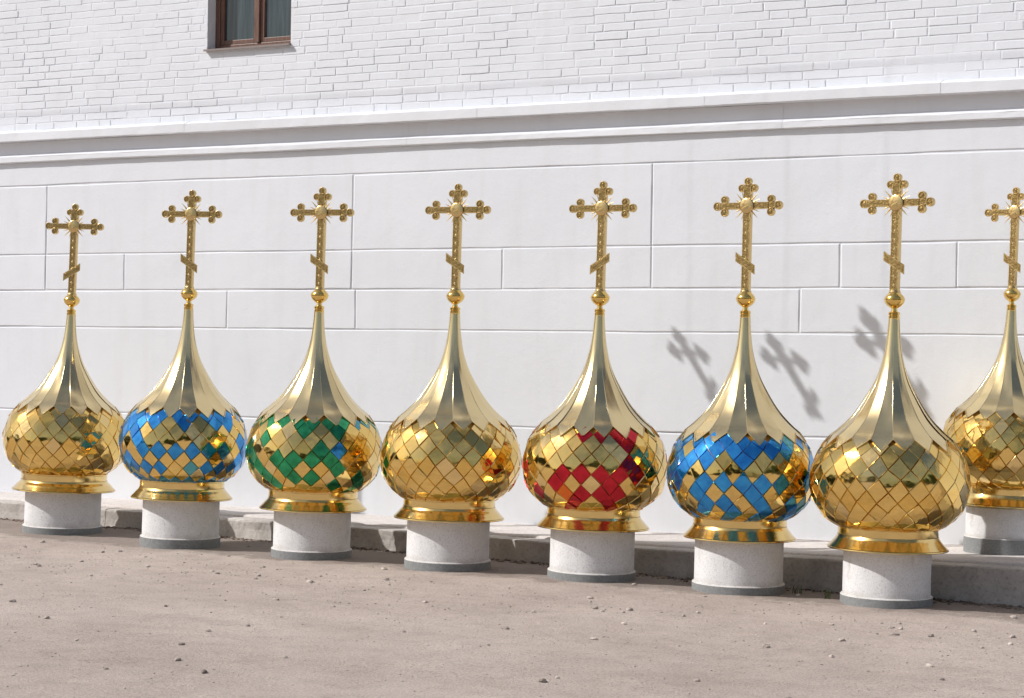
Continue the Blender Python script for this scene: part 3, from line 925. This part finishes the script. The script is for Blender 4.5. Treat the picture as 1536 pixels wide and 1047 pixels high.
# ------------------------------------------------------------------ unseen crosses added above the frame only to cast the wall shadows
TO = Vector((-0.838, -0.546, math.tan(SUN_EL)))     # per metre of horizontal travel towards the sun
def hang(wx, wz, t, ax, up, sc, label):
    src = Vector((wx, 0, wz)) + TO * t
    vx = Vector(ax).normalized(); vz = Vector(up); vz = (vz - vx * vz.dot(vx)).normalized(); vy = vz.cross(vx)
    rot = Matrix((vx, vy, vz)).transposed()
    root = empty('shadow_cross', src)
    root.rotation_euler = rot.to_euler()
    root.scale = (sc, sc, sc)
    tag(root, label, 'cross', 'gilded crosses added out of view to cast wall shadows')
    c_ = make_cross(root, 0, -1, 1.45, 2.02)  # fattened lobes and short shaft shape the cast shadow
    c_.location = (0, 0, -2.394)
    mb = MB()
    inv = rot.inverted()
    top = inv @ Vector((0, 0, (6.3 - src.z) / sc))
    bot = Vector((0, 0.0, 0.0))
    d = (top - bot); q = d.to_track_quat('Z', 'Y').to_matrix().to_4x4()
    mb.lathe([(0, 0.002), (d.length, 0.002)], 6, Matrix.Translation(bot) @ q, 0, True)
    mb.build('wire', M['wire'], root)
    return src
s1 = hang(-5.44, 1.46, 3.35, (0.995, -0.086, 0.045), (0.03, 0.833, 0.552), 0.52, 'tilted gilded cross added out of view to cast the leftmost shadow on the wall')
s2 = hang(-4.72, 1.42, 3.35, (0.995, -0.086, 0.020), (0.05, 0.833, 0.552), 0.58, 'tilted gilded cross added out of view to cast the middle shadow on the wall')
s3 = hang(-4.01, 1.54, 3.35, (0.99, -0.02, 0.0), (0.20, 0.80, 0.60), 0.72, 'tilted gilded cross added out of view to cast the shadow behind the right spire')
mb = MB()  # unseen cable, added to hold up the shadow-casting crosses
a = Vector((-22, s1.y, 6.3)); b = Vector((6, s1.y, 6.3)); d = b - a
mb.lathe([(0, 0.003), (d.length, 0.003)], 6, Matrix.Translation(a) @ d.to_track_quat('Z', 'Y').to_matrix().to_4x4(), 0, True)
tag(mb.build('cable', M['wire']), 'thin steel cable added out of view to carry the shadow-casting crosses', 'cable')

# ------------------------------------------------------------------ small weeds at the kerb
def weed(x, y, n, h, label, seed):
    rnd = random.Random(seed); mb = MB()
    for k in range(n):
        a = rnd.uniform(0, 6.3); l = h * rnd.uniform(0.5, 1.1); w = 0.003; lean_ = rnd.uniform(0.15, 0.9)
        bx, by = rnd.gauss(0, 0.012), rnd.gauss(0, 0.01)
        pts = [(bx + math.cos(a) * lean_ * l * t * t, by + math.sin(a) * lean_ * l * t * t, l * t) for t in (0, 0.35, 0.7, 1)]
        px, py = -math.sin(a), math.cos(a); vs = []
        for t, p in zip((1, .9, .6, .1), pts): vs += [(p[0] - px * w * t, p[1] - py * w * t, p[2]), (p[0] + px * w * t, p[1] + py * w * t, p[2])]
        mb.add(vs, [(0, 1, 3, 2), (2, 3, 5, 4), (4, 5, 7, 6)])
    o = mb.build('weed', M['grass'], loc=(x, y, ground_z(x, y)))
    tag(o, label, 'weed')
weed(-3.86, -1.50, 16, 0.07, 'small dry weed tuft at the left foot of the nearest front pedestal', 1)
weed(-4.10, -1.38, 12, 0.06, 'tiny weed tuft right beside the pedestal of the right blue dome', 2)

# ------------------------------------------------------------------ far tree belt behind the street (seen only mirrored in the gold)
rnd = random.Random(5); mb = MB()
for k in range(70):
    ang = R(rnd.uniform(160, 395)); dist = rnd.uniform(48, 70)
    cx, cy = math.cos(ang) * dist - 6, math.sin(ang) * dist - 6
    if cy > -2: continue
    H = rnd.uniform(4.0, 8.5); Wd = rnd.uniform(2.5, 4.5)
    mb.lathe([(-0.2, 0.3), (H * 0.5, 0.15)], 6, Matrix.Translation((cx, cy, 0)), 0, True)
    for q in range(190):
        p = Vector((rnd.gauss(0, 1), rnd.gauss(0, 1), rnd.gauss(0, 1))).normalized() * rnd.uniform(0.5, 1)
        c = Vector((cx + p.x * Wd, cy + p.y * Wd, H * 0.6 + p.z * H * 0.42))
        u_ = Vector((rnd.gauss(0, 1), rnd.gauss(0, 1), rnd.gauss(0, 1))).normalized(); v_ = u_.orthogonal().normalized(); s = rnd.uniform(0.35, 0.8)
        mb.add([c - u_ * s - v_ * s * .6, c + u_ * s - v_ * s, c + u_ * s * .7 + v_ * s, c - u_ * s + v_ * s * .8], [(0, 1, 2, 3)], 1)
M['bark'] = mat('bark', (0.10, 0.07, 0.05), 0.9); M['leaf'] = mat('leaves', (0.05, 0.08, 0.03), 0.8)
tag(mb.build('tree_belt', [M['bark'], M['leaf']]), kind='stuff', label='far belt of trees across the open ground behind the viewer', cat='trees')
